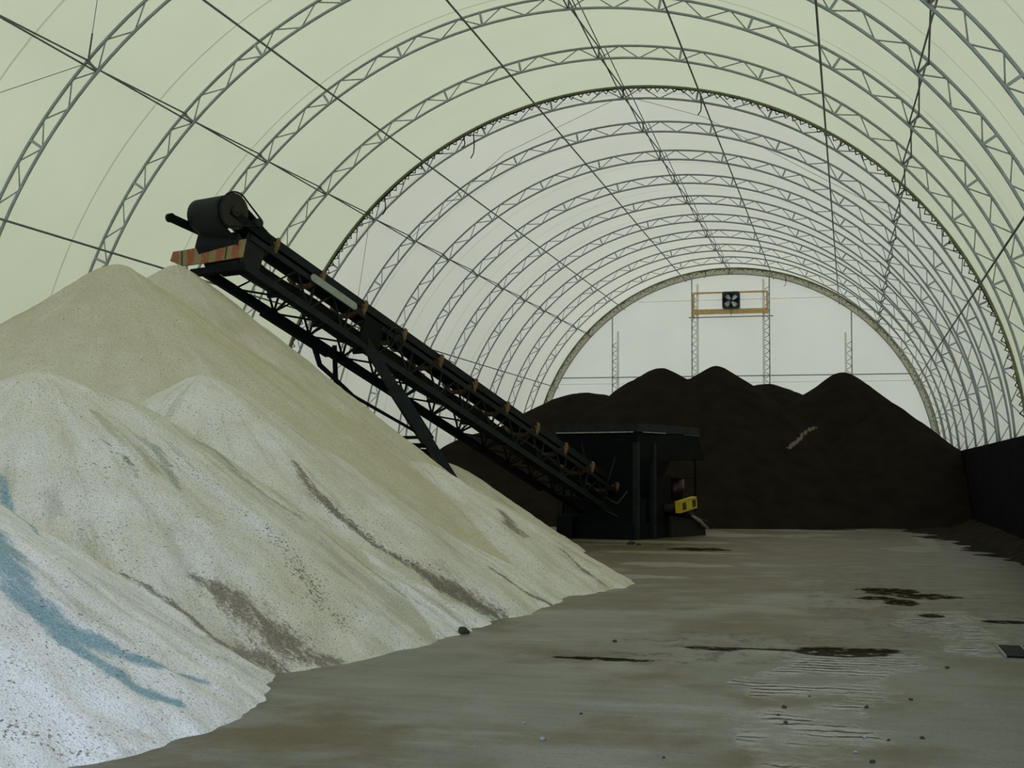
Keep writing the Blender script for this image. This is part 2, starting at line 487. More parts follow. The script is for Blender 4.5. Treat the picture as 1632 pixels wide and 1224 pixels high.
# fabric skirt behind the gable arch
mb = MB(); V = []; Fc = []
am2 = math.acos((WALL_TOP + .02 - ZC) / RI)
for i in range(97):
    a = -am2 + 2 * am2 * i / 96
    V += [arc(a, RI - .02, yk(GABLE) + .07), arc(a, RO - .02, yk(GABLE) + .10)]
Fc = [(2 * i, 2 * i + 1, 2 * i + 3, 2 * i + 2) for i in range(96)]
mb.add(V, Fc, True); mb.build('fabric_skirt', M['skirt'], ARCH[12])

# ---- rope lacing
def lacing(k, label, ends, r=.019):
    y = yk(k); mb = MB(); p = []
    am = 1.46; n = 250
    for i in range(n + 1):
        a = -am + 2 * am * i / n
        hi = i % 2 == 0
        R = (RO - .005 if hi else RO - .125) + random.uniform(-.02, .012)
        p.append(arc(a + random.uniform(-.002, .002), R, y + (-.115 if hi else -.05)))
    mb.tube(p, r, 5)
    q = []
    for i in range(n // 2 + 1):
        a = -am + 2 * am * i / (n // 2)
        q.append(arc(a, RO - .035 + random.uniform(-.03, .03), y - .09 + random.uniform(-.03, .03)))
    mb.tube(q, r, 5)
    o = mb.build('lacing_rope', M['rope'])
    tag(o, label, 'rope')
    o2 = MB().tube([arc(-am + 2 * am * i / 120, RO - .02, y - .155) for i in range(121)], .042, 6).build('webbing_edge', M['olive'], o)
    for a, l in ends:
        x0, _, z0 = arc(a, RO - .1, y)
        MB().tube([(x0, y - .12, z0), (x0 + .03, y - .14, z0 - l * .5), (x0 + .02, y - .16, z0 - l * .8), (x0 - .06, y - .17, z0 - l)], r * .9, 5).build('loose_end', M['rope'], o)
    return o
lacing(3, 'black rope zigzag lacing the cream cover to the white cover', [(-.43, .75), (-.74, .5), (.21, .62), (-.46, .3)])
lacing(12, 'black rope lacing along the arch of the far gable wall', [(.28, .55), (-.12, .3)], .017)

# ---- purlin pipes
R_P = RI - .032 - .024
PUR = [(-.226, 'left of the ridge'), (.226, 'right of the ridge'), (-.580, 'l2'), (.580, 'r2'), (-1.13, 'l4'), (1.13, 'r4')]
PUR_LABEL = ['straight grey pipe under the arches, first one left of the crown bracing',
             'straight grey pipe under the arches, first one right of the crown bracing',
             'straight grey pipe under the arches, between left cross bracing and the crown',
             'straight grey pipe under the arches, between right cross bracing and the crown',
             'straight grey pipe low on the left arches, running behind the conveyor',
             'straight grey pipe low on the right arches, sloping to the gable']
for (a, _), lab in zip(PUR, PUR_LABEL):
    p = [arc(a, R_P, FRONT + .3), arc(a, R_P, yk(GABLE) + .1)]
    o = MB().tube(p, .024, 8).build('purlin_pipe', M['galv_dark'])
    tag(o, lab, 'purlin', 'purlin pipes along the hall')
# ---- crossed braces between neighbouring arches
def xline(a, label, wid):
    root = empty('cross_bracing', arc(a, RI, yk(-1)))
    tag(root, label, 'bracing', 'lines of crossed bracing between the arches')
    da = .0025
    for k in range(-1, GABLE):
        MB().tube([arc(a - da, RO - .05, yk(k)), arc(a - da, RI + .03, yk(k + 1))], .018, 6).build('brace_rod', M['galv_dark'], root)
        MB().tube([arc(a + da, RI + .03, yk(k)), arc(a + da, RO - .05, yk(k + 1))], .018, 6).build('brace_rod', M['galv_dark'], root)
        if wid:
            MB().tube([arc(a + wid, RO - .05, yk(k)), arc(a + wid, RI + .03, yk(k + 1))], .014, 6).build('brace_rod', M['galv_dark'], root)
    # stubs continuing towards the front of the hall
    MB().tube([arc(a - da, RI + .03, yk(-1)), arc(a - da, RO - .05, yk(-2))], .018, 6).build('brace_rod', M['galv_dark'], root)
    MB().tube([arc(a + da, RO - .05, yk(-1)), arc(a + da, RI + .03, yk(-2))], .018, 6).build('brace_rod', M['galv_dark'], root)
    for k in range(-1, GABLE + 1):
        MB().bar(arc(a, RI + .02, yk(k) - .02), arc(a, RO - .02, yk(k) - .02), .04, .04, (0, 1, 0)).build('brace_bracket', M['galv_dark'], root)
    return root
xline(0.0, 'crossed brace rods along the crown of the arches', .016)
xline(-.806, 'crossed brace rods along the left shoulder of the arches', 0)
xline(.806, 'crossed brace rods along the right shoulder of the arches', 0)

# ---- thin wire cables
def cable(pts, label, r=.007, chain=False):
    o = MB().tube(pts, r, 5).build('wire_cable', M['cable'])
    tag(o, label, 'cable', 'thin wire cables in the roof')
    return o
c1 = cable([arc(-.806, RO - .02, yk(-1)), arc(-.60, RO - .12, yk(-1) - 2.2), arc(-.44, RO - .1, yk(-2))], 'thin wire running up from the left shoulder bracing, ending in a small chain', .007)
mb = MB()
for i in range(7):
    t = .04 + i * .03
    P0, P1 = Vector(arc(-.806, RO - .02, yk(-1))), Vector(arc(-.60, RO - .12, yk(-1) - 2.2))
    q = P0.lerp(P1, t); w = P0.lerp(P1, t + .022)
    mb.tube([q, w], .018, 5)
mb.build('chain', M['galv_dark'], c1)
cable([arc(-.806, RO - .05, yk(-1)), arc(-1.06, RO - .2, yk(-2))], 'thin wire running down to the left edge from the left shoulder bracing')
cable([arc(0, RI + .1, yk(3)), arc(-.40, RI - .0, yk(3) + 2.1), arc(-.806, RO - .1, yk(4))], 'thin wire slanting left from the crown of the rope-laced arch')
cable([arc(0, RI + .1, yk(3)), arc(.2, RI + .1, yk(3) + 2.0), arc(.806, RO - .1, yk(4))], 'thin wire slanting right from the crown of the rope-laced arch')
cable([arc(-.806, RO - .1, yk(3)), arc(-1.13, RO - .1, yk(4))], 'thin wire dropping behind the conveyor from the rope-laced arch')

# ------------------------------------------------------------------ gable wall frame
YC = yk(GABLE) + .02
def column(x, inner, ztop_in, label):
    zt = ZC + math.sqrt(RI ** 2 - (x - XC) ** 2) - .04
    root = empty('gable_column', (x, YC, 0)); tag(root, label, 'column', 'lattice columns of the gable wall')
    MB().tube([(x, YC, 0), (x, YC, zt)], .032, 8).build('main_chord', M['galv'], root)
    xi = x + inner
    MB().box(xi - .055, xi + .055, YC - .05, YC + .05, 0, ztop_in).build('pale_chord', M['pale_post'], root)
    z = .2; k = 0
    while z + .21 < ztop_in - .35:
        a = (x, YC - .03, z) if k % 2 == 0 else (xi, YC - .03, z)
        b = (xi, YC - .03, z + .21) if k % 2 == 0 else (x, YC - .03, z + .21)
        if z > 4.0:
            MB().tube([a, b], .016, 5).build('lacing_bar', M['galv_dark'], root)
        z += .21; k += 1
    return root
column(-12.27, .30, 9.35, 'lattice column on the gable wall furthest left, rising behind the dark heap')
column(-8.05, .30, 11.75, 'lattice column at the left end of the fan frame')
column(-4.05, -.30, 11.95, 'lattice column at the right end of the fan frame')
column(.05, -.30, 9.05, 'lattice column on the gable wall furthest right, above the big dark heap')
fr = empty('fan_frame', (-6.05, YC - .1, 9.98)); tag(fr, 'timber frame holding the fan high on the gable wall', 'frame')
MB().box(-7.98, -4.12, YC - .12, YC - .06, 11.22, 11.31).build('top_rail', M['timber'], fr)
MB().box(-7.98, -4.12, YC - .14, YC - .06, 10.14, 10.40).build('bottom_beam', M['timber'], fr)
MB().box(-8.00, -7.90, YC - .16, YC - .05, 9.98, 11.25).build('side_post', M['timber'], fr)
MB().box(-4.20, -4.10, YC - .16, YC - .05, 10.1, 11.25).build('side_post', M['timber'], fr)
o = MB().tube([(-8.2, YC - .14, 9.98), (-3.85, YC - .14, 9.98)], .03, 8).build('girt_pipe', M['galv'])
tag(o, 'short horizontal pipe just below the fan frame', 'pipe', 'horizontal pipes of the gable wall')
o = MB().tube([(-14.95, YC - .1, 6.90), (2.85, YC - .1, 6.90)], .03, 8).build('girt_pipe', M['galv'])
tag(o, 'long horizontal pipe across the gable wall just above the dark heaps', 'pipe', 'horizontal pipes of the gable wall')
for z, x0, x1, lab in ((6.58, -15.1, 3.0, 'thin pale strap across the gable wall just above the heaps'), (10.92, -10.9, -1.3, 'thin pale strap across the gable wall behind the fan')):
    o = MB().box(x0, x1, YG - .03, YG - .01, z - .012, z + .012).build('strap', M['pale_post']); tag(o, lab, 'strap')
# fan
fan = empty('exhaust_fan', (-6.0, YC - .08, 10.42)); tag(fan, 'dark square exhaust fan with pale blades high on the gable wall', 'fan')
fx, fz, hw = -6.0, 10.84, .45
mb = MB(); n = 32
yb, yf = YC + .12, YC - .22
ringo = []
for i in range(n):
    a = 2 * math.pi * (i + .5) / n
    cx, cz = math.cos(a), math.sin(a)
    m = max(abs(cx), abs(cz)); ringo.append((fx + cx / m * hw, fz + cz / m * hw))
ringi = [(fx + .40 * math.cos(2 * math.pi * (i + .5) / n), fz + .40 * math.sin(2 * math.pi * (i + .5) / n)) for i in range(n)]
V = [(x, yf, z) for x, z in ringo] + [(x, yf, z) for x, z in ringi] + [(x, yb, z) for x, z in ringi] + [(x, yb, z) for x, z in ringo]
Fc = []
for i in range(n):
    j = (i + 1) % n
    Fc += [(i, j, n + j, n + i), (n + i, n + j, 2 * n + j, 2 * n + i), (i, 3 * n + i, 3 * n + j, j), (3 * n + i, 2 * n + i, 2 * n + j, 3 * n + j)]
mb.add(V, Fc).build('housing', M['fan_dark'], fan)
MB().cyl((fx, yb - .005, fz), (fx, yb, fz), .42, 32).build('back_shutter', M['fan_dark'], fan)
MB().cyl((fx, yf + .05, fz), (fx, yf + .2, fz), .08, 16).build('hub', M['fan_dark'], fan)
for k in range(4):
    a = math.radians(40 + 90 * k)
    d = Vector((math.cos(a), 0, math.sin(a))); t = Vector((-math.sin(a), 0, math.cos(a))); c = Vector((fx, yf + .12, fz))
    V = []
    for r, w, off in ((.07, .05, 0), (.20, .10, .01), (.33, .125, .02), (.38, .09, .03)):
        for sx, dy in ((-1, -.05), (1, .05)):
            for th in (0, .012):
                V.append(c + d * r + t * (w * sx + off) + Vector((0, dy + th, 0)))
    Fc = []
    for i in range(3):
        b = i * 4
        Fc += [(b, b + 4, b + 6, b + 2), (b + 1, b + 3, b + 7, b + 5), (b, b + 1, b + 5, b + 4), (b + 2, b + 6, b + 7, b + 3)]
    Fc += [(0, 2, 3, 1), (12, 13, 15, 14)]
    MB().add(V, Fc).build('blade', M['fan_blade'], fan)
MB().tube([(fx, YC - .18, 10.42), (fx, YC - .18, 10.02)], .012, 5).build('power_cord', M['rope'], fan)

# ------------------------------------------------------------------ heaps (height fields)
def field(X, Y, cs, k=.05):
    h = np.array([c[2] - c[3] * (np.sqrt((X - c[0]) ** 2 + (Y - c[1]) ** 2 + c[4] ** 2) - c[4]) for c in cs])
    m = h.max(0)
    return m + k * np.log(np.exp((h - m) / k).sum(0)), h.argmax(0)

def vnoise(X, Y, s, seed=0):
    """smooth lattice value noise, vectorised"""
    x = X * s; y = Y * s
    xi = np.floor(x).astype(np.int64); yi = np.floor(y).astype(np.int64); fx = x - xi; fy = y - yi
    fx = fx * fx * (3 - 2 * fx); fy = fy * fy * (3 - 2 * fy)
    def hsh(a, b):
        q = (a * 374761393 + b * 668265263 + seed * 1442695041) & 0xffffffff
        q = ((q ^ (q >> 13)) * 1274126177) & 0xffffffff
        return ((q ^ (q >> 16)) & 0xffff) / 65535.0
    return (hsh(xi, yi) * (1 - fx) + hsh(xi + 1, yi) * fx) * (1 - fy) + (hsh(xi, yi + 1) * (1 - fx) + hsh(xi + 1, yi + 1) * fx) * fy - .5

def grid_object(name, X, Y, Z, keep, mat, attrs=None, vec=None):
    ny, nx = X.shape
    idx = -np.ones((ny, nx), int)
    q = keep
    used = np.zeros((ny, nx), bool)
    used[:-1, :-1] |= q; used[1:, :-1] |= q; used[:-1, 1:] |= q; used[1:, 1:] |= q
    idx[used] = np.arange(used.sum())
    co = np.stack([X[used], Y[used], Z[used]], 1)
    jj, ii = np.nonzero(q)
    fc = np.stack([idx[jj, ii], idx[jj, ii + 1], idx[jj + 1, ii + 1], idx[jj + 1, ii]], 1)
    me = bpy.data.meshes.new(name)
    me.vertices.add(len(co)); me.vertices.foreach_set('co', co.astype(np.float32).ravel())
    me.loops.add(fc.size); me.loops.foreach_set('vertex_index', fc.astype(np.int32).ravel())
    me.polygons.add(len(fc)); me.polygons.foreach_set('loop_start', np.arange(0, fc.size, 4, dtype=np.int32))
    me.polygons.foreach_set('loop_total', np.full(len(fc), 4, np.int32))
    me.polygons.foreach_set('use_smooth', np.ones(len(fc), bool))
    me.update(calc_edges=True)
    for k, a in (attrs or {}).items():
        t = me.attributes.new(k, 'FLOAT', 'POINT'); t.data.foreach_set('value', a[used].astype(np.float32))
    for k, a in (vec or {}).items():
        t = me.attributes.new(k, 'FLOAT_VECTOR', 'POINT'); t.data.foreach_set('vector', a[used].astype(np.float32).ravel())
    me.materials.append(mat); me.validate()
    o = bpy.data.objects.new(name, me); COL.objects.link(o)
    return o

SALT = [[-11.905, 19.519, 5.188, 0.687, 0.201], [-12.111, 21.878, 5.565, 0.772, 0.174], [-8.644, 12.685, 2.797, 0.703, 0.508],
        [-8.439, 16.035, 3.031, 0.712, 0.261], [-9.144, 28.479, 2.037, 0.682, 0.45], [-9.009, 8.081, 2.835, 0.654, 0.494],
        [-8.564, 4.002, 2.717, 0.654, 0.504], [-6.9, 20.402, 1.918, 0.588, 0.237], [-8.25, 13.161, 2.557, 0.773, 0.815],
        [-6.384, 14.176, 1.078, 0.577, 0.563], [-6.04, 17.423, 1.094, 0.575, 0.34]]
STAINS = [
    ('blue', [(-6.16, 8.42, 0.18), (-5.89, 8.23, 0.17), (-5.52, 8.01, 0.15), (-5.22, 7.94, 0.13), (-5.0, 8.13, 0.1), (-4.78, 8.25, 0.07), (-4.61, 8.47, 0.05), (-4.48, 8.68, 0.04)]),
    ('blue', [(-7.76, 10.82, 0.06), (-7.49, 10.58, 0.05), (-6.39, 9.42, 0.03)]),
    ('blue', [(-5.18, 7.87, 0.06), (-4.87, 7.91, 0.07), (-4.56, 7.96, 0.07), (-4.39, 8.15, 0.03)]),
    ('green', [(-7.08, 13.42, 0.06), (-6.9, 13.55, 0.08), (-6.57, 13.35, 0.08), (-6.18, 13.34, 0.06), (-5.75, 13.56, 0.04), (-5.35, 13.69, 0.03), (-4.73, 13.6, 0.03)]),
    ('green', [(-7.28, 12.39, 0.03), (-7.04, 12.42, 0.06), (-6.7, 12.13, 0.06), (-6.45, 11.89, 0.02)]),
    ('green', [(-4.86, 14.86, 0.07), (-4.51, 14.97, 0.13), (-4.12, 15.23, 0.1), (-3.92, 15.37, 0.04)]),
    ('olive', [(-7.7, 12.27, 0.04), (-7.25, 12.15, 0.09), (-6.83, 12.05, 0.08)]),
    ('brown', [(-6.71, 15.2, 0.05), (-6.39, 14.96, 0.08), (-5.92, 14.72, 0.06), (-5.43, 14.68, 0.05), (-5.02, 14.87, 0.06)]),
    ('brown', [(-5.02, 14.87, 0.08), (-4.69, 14.95, 0.16), (-4.34, 15.18, 0.16), (-4.08, 15.37, 0.10)]),
    ('brown', [(-6.24, 10.46, 0.03), (-5.87, 10.42, 0.04), (-5.55, 10.39, 0.04), (-5.33, 10.38, 0.03)]),
    ('brown', [(-5.75, 10.96, 0.08), (-5.31, 10.97, 0.20), (-5.05, 10.92, 0.22), (-4.74, 11.0, 0.16), (-4.5, 11.18, 0.09)]),
    ('brown', [(-5.55, 10.39, 0.04), (-5.16, 10.33, 0.12), (-4.91, 10.5, 0.14), (-4.61, 10.52, 0.08)]),
    ('brown', [(-7.36, 11.92, 0.02), (-7.07, 11.85, 0.03), (-6.8, 11.68, 0.02)]),
    ('brown', [(-5.36, 20.17, 0.07), (-5.1, 19.75, 0.1), (-4.87, 19.62, 0.07)]),
    ('brown', [(-4.38, 20.11, 0.04), (-3.98, 19.82, 0.06), (-3.65, 19.62, 0.06)]),
    ('brown', [(-4.61, 16.73, 0.03), (-4.19, 16.74, 0.04), (-3.83, 17.0, 0.07)]),
    ('spk', [(-4.77, 6.83, 0.08), (-4.6, 6.9, 0.1), (-4.47, 6.95, 0.07)]),
    ('spk', [(-5.68, 12.44, 0.09), (-4.92, 11.94, 0.1), (-4.62, 11.85, 0.06)]),
    ('spk', [(-6.29, 14.81, 0.05), (-5.29, 14.75, 0.06), (-4.83, 15.25, 0.06)]),
]
st = .05
X, Y = np.meshgrid(np.arange(-16.06, -2.4, st), np.arange(1.0, 32.5, st))
Z, own = field(X, Y, SALT)
slope_dir = np.zeros(X.shape)
cs = np.array(SALT)
ang = np.arctan2(Y - cs[own, 1], X - cs[own, 0]); rad = np.hypot(Y - cs[own, 1], X - cs[own, 0])
amp = np.clip(Z / .8, .25, 1)
fine = np.clip((own * 0 + 1) * 1.0, 0, 1)
Z = Z + .10 * vnoise(ang * 5.5 + own * 7, rad * .22, 1.0, 3) * np.clip(rad / 2.5, 0, 1) \
      + .035 * vnoise(ang * 17 + own * 5, rad * .5, 1.0, 5) * np.clip(rad / 2, 0, 1) \
      + .05 * vnoise(X, Y, 1.7, 11) + .03 * vnoise(X, Y, 4.1, 12) + .016 * vnoise(X, Y, 9., 13)
toe = (Z < .35) & (Z > -.2)
Z = Z + np.where(toe, .05 * vnoise(X, Y, 4., 21) + .02 * vnoise(X, Y, 8., 22), 0)
def dist_poly(pl):
    best = np.zeros(X.shape)
    for (x0, y0, w0), (x1, y1, w1) in zip(pl[:-1], pl[1:]):
        dx, dy = x1 - x0, y1 - y0
        t = np.clip(((X - x0) * dx + (Y - y0) * dy) / (dx * dx + dy * dy), 0, 1)
        d = np.hypot(X - x0 - t * dx, Y - y0 - t * dy); w = w0 + (w1 - w0) * t
        best = np.maximum(best, np.clip(1.25 - .55 * d / w, 0, 1))
    return best
attrs = {k: np.zeros(X.shape) for k in ('blue', 'green', 'olive', 'brown', 'spk')}
for nm, pl in STAINS: attrs[nm] = np.maximum(attrs[nm], dist_poly(pl))
white_own = np.array([.02, .25, .37, .43, .34, .76, .95, .42, .40, .68, .62])  # salt whiteness per cone, highest on the front cones
attrs['whiteness'] = white_own[own]
flow = np.stack([ang * 3.2 * np.maximum(1, 1) + own * 3.1, rad * .28, own * 1.7], -1)
keep = (Z[:-1, :-1] > 0) | (Z[1:, :-1] > 0) | (Z[:-1, 1:] > 0) | (Z[1:, 1:] > 0)
salt = grid_object('salt_pile', X, Y, np.clip(Z, -.05, None), keep, M['salt'], attrs, {'flow': flow})
tag(salt, 'big pale salt pile with blue and brown streaks filling the left side', 'salt pile')

DARK = [[-13.864, 49.17, 3.367, 0.56, 0.576], [-10.438, 52.799, 5.081, 0.602, 1.522], [-7.237, 51.267, 5.922, 0.743, 0.563],
        [-5.1, 51.862, 5.995, 0.733, 0.39], [-3.547, 59.247, 5.784, 0.644, 1.177], [-0.267, 55.573, 6.01, 0.8, 0.363],
        [-1.809, 49.42, 2.374, 0.705, 1.464], [2.322, 50.188, 2.215, 0.682, 1.144], [1.444, 51.769, 4.484, 0.734, 0.1], [-0.956, 55.172, 5.37, 0.709, 0.842]]
PALE = [((-2.21, 48.07), (-1.83, 48.98)), ((-1.83, 48.98), (-1.34, 51.9))]
OWN = np.array([0, 1, 2, 3, 4, 5, 3, 5, 5, 5])
DL = ['low dark sand heap at the left, seen under the conveyor',
      'broad rounded dark sand heap behind the conveyor, left of the first gable column',
      'pointed dark sand heap left of the fan, behind the loading hopper',
      'pointed dark sand heap under the fan, between two gable columns',
      'small rounded dark sand heap showing in the gap between the pointed heaps',
      'largest dark sand heap, reaching the right retaining wall']
st = .12
X, Y = np.meshgrid(np.arange(-16.06, 3.9, st), np.arange(38, 68.6, st))
Z, own = field(X, Y, DARK)
cs = np.array(DARK)
ang = np.arctan2(Y - cs[own, 1], X - cs[own, 0]); rad = np.hypot(Y - cs[own, 1], X - cs[own, 0])
Z = Z + .10 * vnoise(ang * 5 + own, rad * .2, 1.0, 31) * np.clip(rad / 2.5, 0, 1) + .10 * vnoise(X, Y, 1.1, 32) + .07 * vnoise(X, Y, 2.7, 33)
g = OWN[own]
pale = np.zeros(X.shape)
for (x0, y0), (x1, y1) in PALE:
    dx, dy = x1 - x0, y1 - y0
    t = np.clip(((X - x0) * dx + (Y - y0) * dy) / (dx * dx + dy * dy), 0, 1)
    pale = np.maximum(pale, np.clip(1.3 - np.hypot(X - x0 - t * dx, Y - y0 - t * dy) / .085, 0, 1))
gq = g[:-1, :-1]
pos = (Z[:-1, :-1] > 0) | (Z[1:, :-1] > 0) | (Z[:-1, 1:] > 0) | (Z[1:, 1:] > 0)
for i in range(6):
    o = grid_object('sand_heap', X, Y, np.clip(Z, -.08, None), pos & (gq == i), M['sand'], {'pale': pale})
    tag(o, DL[i], 'sand heap', 'dark sand heaps at the far end')

# pale spill in the crease of the largest heap
# dirt tracked along the right wall
X, Y = np.meshgrid(np.arange(1.2, 3.9, .1), np.arange(22, 49, .1))
edge = 1.75 + (43.2 - Y) * (1.5 / 15.3)
Z = np.clip((X - edge) / 1.2, -1, 1) * .07 + .05 * vnoise(X, Y, 1.1, 41) + .025 * vnoise(X, Y, 3, 42) + np.clip((X - 3.2) / .7, 0, 1) * .30
Z = np.minimum(Z, (Y - 22.0) * .2)
pos = (Z[:-1, :-1] > 0) | (Z[1:, :-1] > 0) | (Z[:-1, 1:] > 0) | (Z[1:, 1:] > 0)
hs, _ = field(X, Y, DARK); pos &= ~(hs[:-1, :-1] > .25)
o = grid_object('dirt_bank', X, Y, np.clip(Z, -.05, None), pos, M['dirt'])
tag(o, 'low ragged bank of dark dirt along the foot of the right wall', 'dirt')

# ------------------------------------------------------------------ conveyor
CAM = Vector((0, 0, 1.7)); KS = 1.12
I0 = Vector((-9.21, 21.99, 5.31)); STP = Vector((.4118, 1.0713, -.4178))
I0 = CAM + (I0 - CAM) * KS; STP = STP * KS
SP = STP.length
A = -STP.normalized()
NS = Vector((-A.y, A.x, 0)).normalized()          # towards the near side
if NS.x < 0: NS = -NS
W = NS.cross(A).normalized()
if W.z < 0: W = -W
S_T = 10.6
O = I0 + STP * S_T - NS * .5
def L(s, n, w): return O + A * s + NS * n + W * w
def S(i): return (S_T - i) * SP
conv = empty('belt_conveyor', (O.x, O.y, 0))
tag(conv, 'long dark belt conveyor sloping up from the hopper to the top of the salt pile', 'conveyor')
SD = S(-1.9)                                        # head shaft
S_END = SD - .55
def part(mb, name, mat, parent=None, label=None):
    o = mb.build(name, mat, parent or conv)
    if label: o['label'] = label
    return o
WT, WB, HN = -.27, -.85, .48
PANEL = SP * .8
for sg in (1, -1):
    n = HN * sg
    m = M['steel_side'] if sg > 0 else M['steel_black']
    for w, nm in ((WT, 'top_chord'), (WB, 'bottom_chord')):
        mb = MB()
        mb.bar(L(.2, n, w), L(S_END, n, w), .10, .018, W)
        mb.bar(L(.2, n + sg * .045, w), L(S_END, n + sg * .045, w), .014, .11 if w == WT else .14, W)
        part(mb, nm, m)
    s = .4; k = 0
    while s + PANEL < S_END - .5:
        part(MB().bar(L(s, n, WB), L(s, n, WT), .035, .035), 'lattice_upright', m)
        part(MB().bar(L(s, n, WB), L(s + PANEL * .5, n, WT + .0), .035, .035), 'lattice_diagonal', m)
        part(MB().bar(L(s + PANEL * .5, n, WT), L(s + PANEL, n, WB), .03, .03), 'lattice_diagonal', m)
        s += PANEL; k += 1
# bottom plane lattice between the two frames
s = .4
while s + PANEL < S_END:
    part(MB().bar(L(s, -HN, WB - .03), L(s + PANEL * .5, HN, WB - .03), .04, .04), 'bottom_diagonal', M['steel_black'])
    part(MB().bar(L(s + PANEL * .5, HN, WB - .03), L(s + PANEL, -HN, WB - .03), .04, .04), 'bottom_diagonal', M['steel_black'])
    s += PANEL
# far-side under-chord
mb = MB()
mb.bar(L(S(7.5), -HN, WB - .10), L(SD - .45, -HN, WB - .10), .12, .12, W)
mb.bar(L(S(1.2), -HN, WB - .12), L(S(-.3), -HN, WB - .12), .14, .17, W)
part(mb, 'keel_beam', M['steel_black'])

# belt: troughed carrying run, head wrap, flat return
def prof(n_, t):
    flat = .29
    an = abs(n_)
    tr = -.17 if an < .16 else -.17 + (an - .16) / .26 * .23
    return tr * (1 - t) + flat * t
ns = [-.42, -.30, -.16, 0, .16, .30, .42]
rows = []
s = .15
while s < SD - .001:
    t = max(0, min(1, (s - (SD - 1.3)) / 1.25)); t = t * t * (3 - 2 * t)
    rows.append([(s, n_, prof(n_, t) - .01 * math.sin(s / SP * 2 * math.pi) ** 2) for n_ in ns]); s += .25
RD = .30
wc = .29 - RD - .012
for i in range(13):
    a = math.pi * i / 12
    rows.append([(SD + (RD + .012) * math.sin(a), n_, wc + (RD + .012) * math.cos(a)) for n_ in ns])
rows.append([(SD - .6, n_, -.50) for n_ in ns])
s = SD - 1.2
while s > .2:
    rows.append([(s, n_, -.56 + .03 * math.sin(s * 2.3)) for n_ in ns]); s -= .5
rows.append([(.1, n_, -.45) for n_ in ns]); rows.append([(.0, n_, -.25) for n_ in ns])
V = []; Fc = []
m_ = len(ns)
for r in rows: V += [L(*q) for q in r]
nr = len(rows)
for i in range(nr):
    j = (i + 1) % nr
    for k in range(m_ - 1): Fc.append((i * m_ + k, i * m_ + k + 1, j * m_ + k + 1, j * m_ + k))
mb = MB().add(V, Fc, True); b = part(mb, 'belt', M['belt'])
sol = b.modifiers.new('thick', 'SOLIDIFY'); sol.thickness = .014
# side skirt boards under the belt edges
for sg in (1, -1):
    mb = MB(); mb.bar(L(.6, sg * .445, -.02 if sg > 0 else .02), L(SD - .7, sg * .445, -.02 if sg > 0 else .02), .012, .17 if sg > 0 else .08, W); part(mb, 'skirt_board', M['belt'])
# head drum, sprocket, chain, motor pinion
c = lambda n_: L(SD, n_, wc)
part(MB().cyl(c(-.45), c(.45), RD, 40), 'head_drum', M['steel_black'])
part(MB().cyl(c(-.60), c(.66), .045, 16), 'head_shaft', M['sprocket'])
mb = MB(); nt = 44
V = []
for sgn_, n_ in ((0, .50), (1, .545)):
    for i in range(nt * 2):
        a = math.pi * i / nt
        r = .335 + (.018 if i % 2 == 0 else -.006)
        V.append(L(SD + r * math.sin(a), n_, wc + r * math.cos(a)))
N2 = nt * 2
mb.add(V, [tuple(range(N2)), tuple(reversed(range(N2, 2 * N2)))] + [(i, N2 + i, N2 + (i + 1) % N2, (i + 1) % N2) for i in range(N2)])
mb.cyl(L(SD, .545, wc), L(SD, .60, wc), .10, 20)
spk = part(mb, 'drive_sprocket', M['sprocket'], label='brown toothed sprocket on the end of the head drum')
PS, PW = SD - .60, .06
part(MB().cyl(L(PS, .44, PW), L(PS, .60, PW), .085, 18), 'pinion', M['steel_side'])
ch = []
for i in range(19):
    a = -math.pi * .42 + math.pi * .5 + math.pi * 1.0 * i / 18 - math.pi * .08
    ch.append(L(SD + .35 * math.sin(a - math.pi / 2 + math.pi / 2), .565, wc + .35 * math.cos(a)))
ch = [L(PS - .02, .565, PW + .09)] + [L(SD + .362 * math.sin(math.radians(q)), .565, wc + .362 * math.cos(math.radians(q))) for q in range(-28, 175, 14)] + [L(PS + .03, .565, PW - .09)]
part(MB().tube(ch, .017, 6), 'drive_chain', M['belt'])
part(MB().box(PS - .35, PS + .05, .05, .44, -.16, .10, fn=L), 'gearbox', M['steel_black'])
# head bearing arms
for sg in (-1, 1):
    mb = MB(); n = sg * .53
    mb.bar(L(SD - 1.0, n, -.10), L(SD + (.56 if sg < 0 else .1), n, -.34 if sg < 0 else -.06), .05, .16, W)
    mb.cyl(L(SD, n - .04, wc), L(SD, n + .04, wc), .10, 16)
    if sg < 0:
        mb.cyl(L(SD + .55, n - .05, -.34), L(SD + .55, n + .05, -.34), .085, 14)
    part(mb, 'bearing_arm', M['steel_black'])
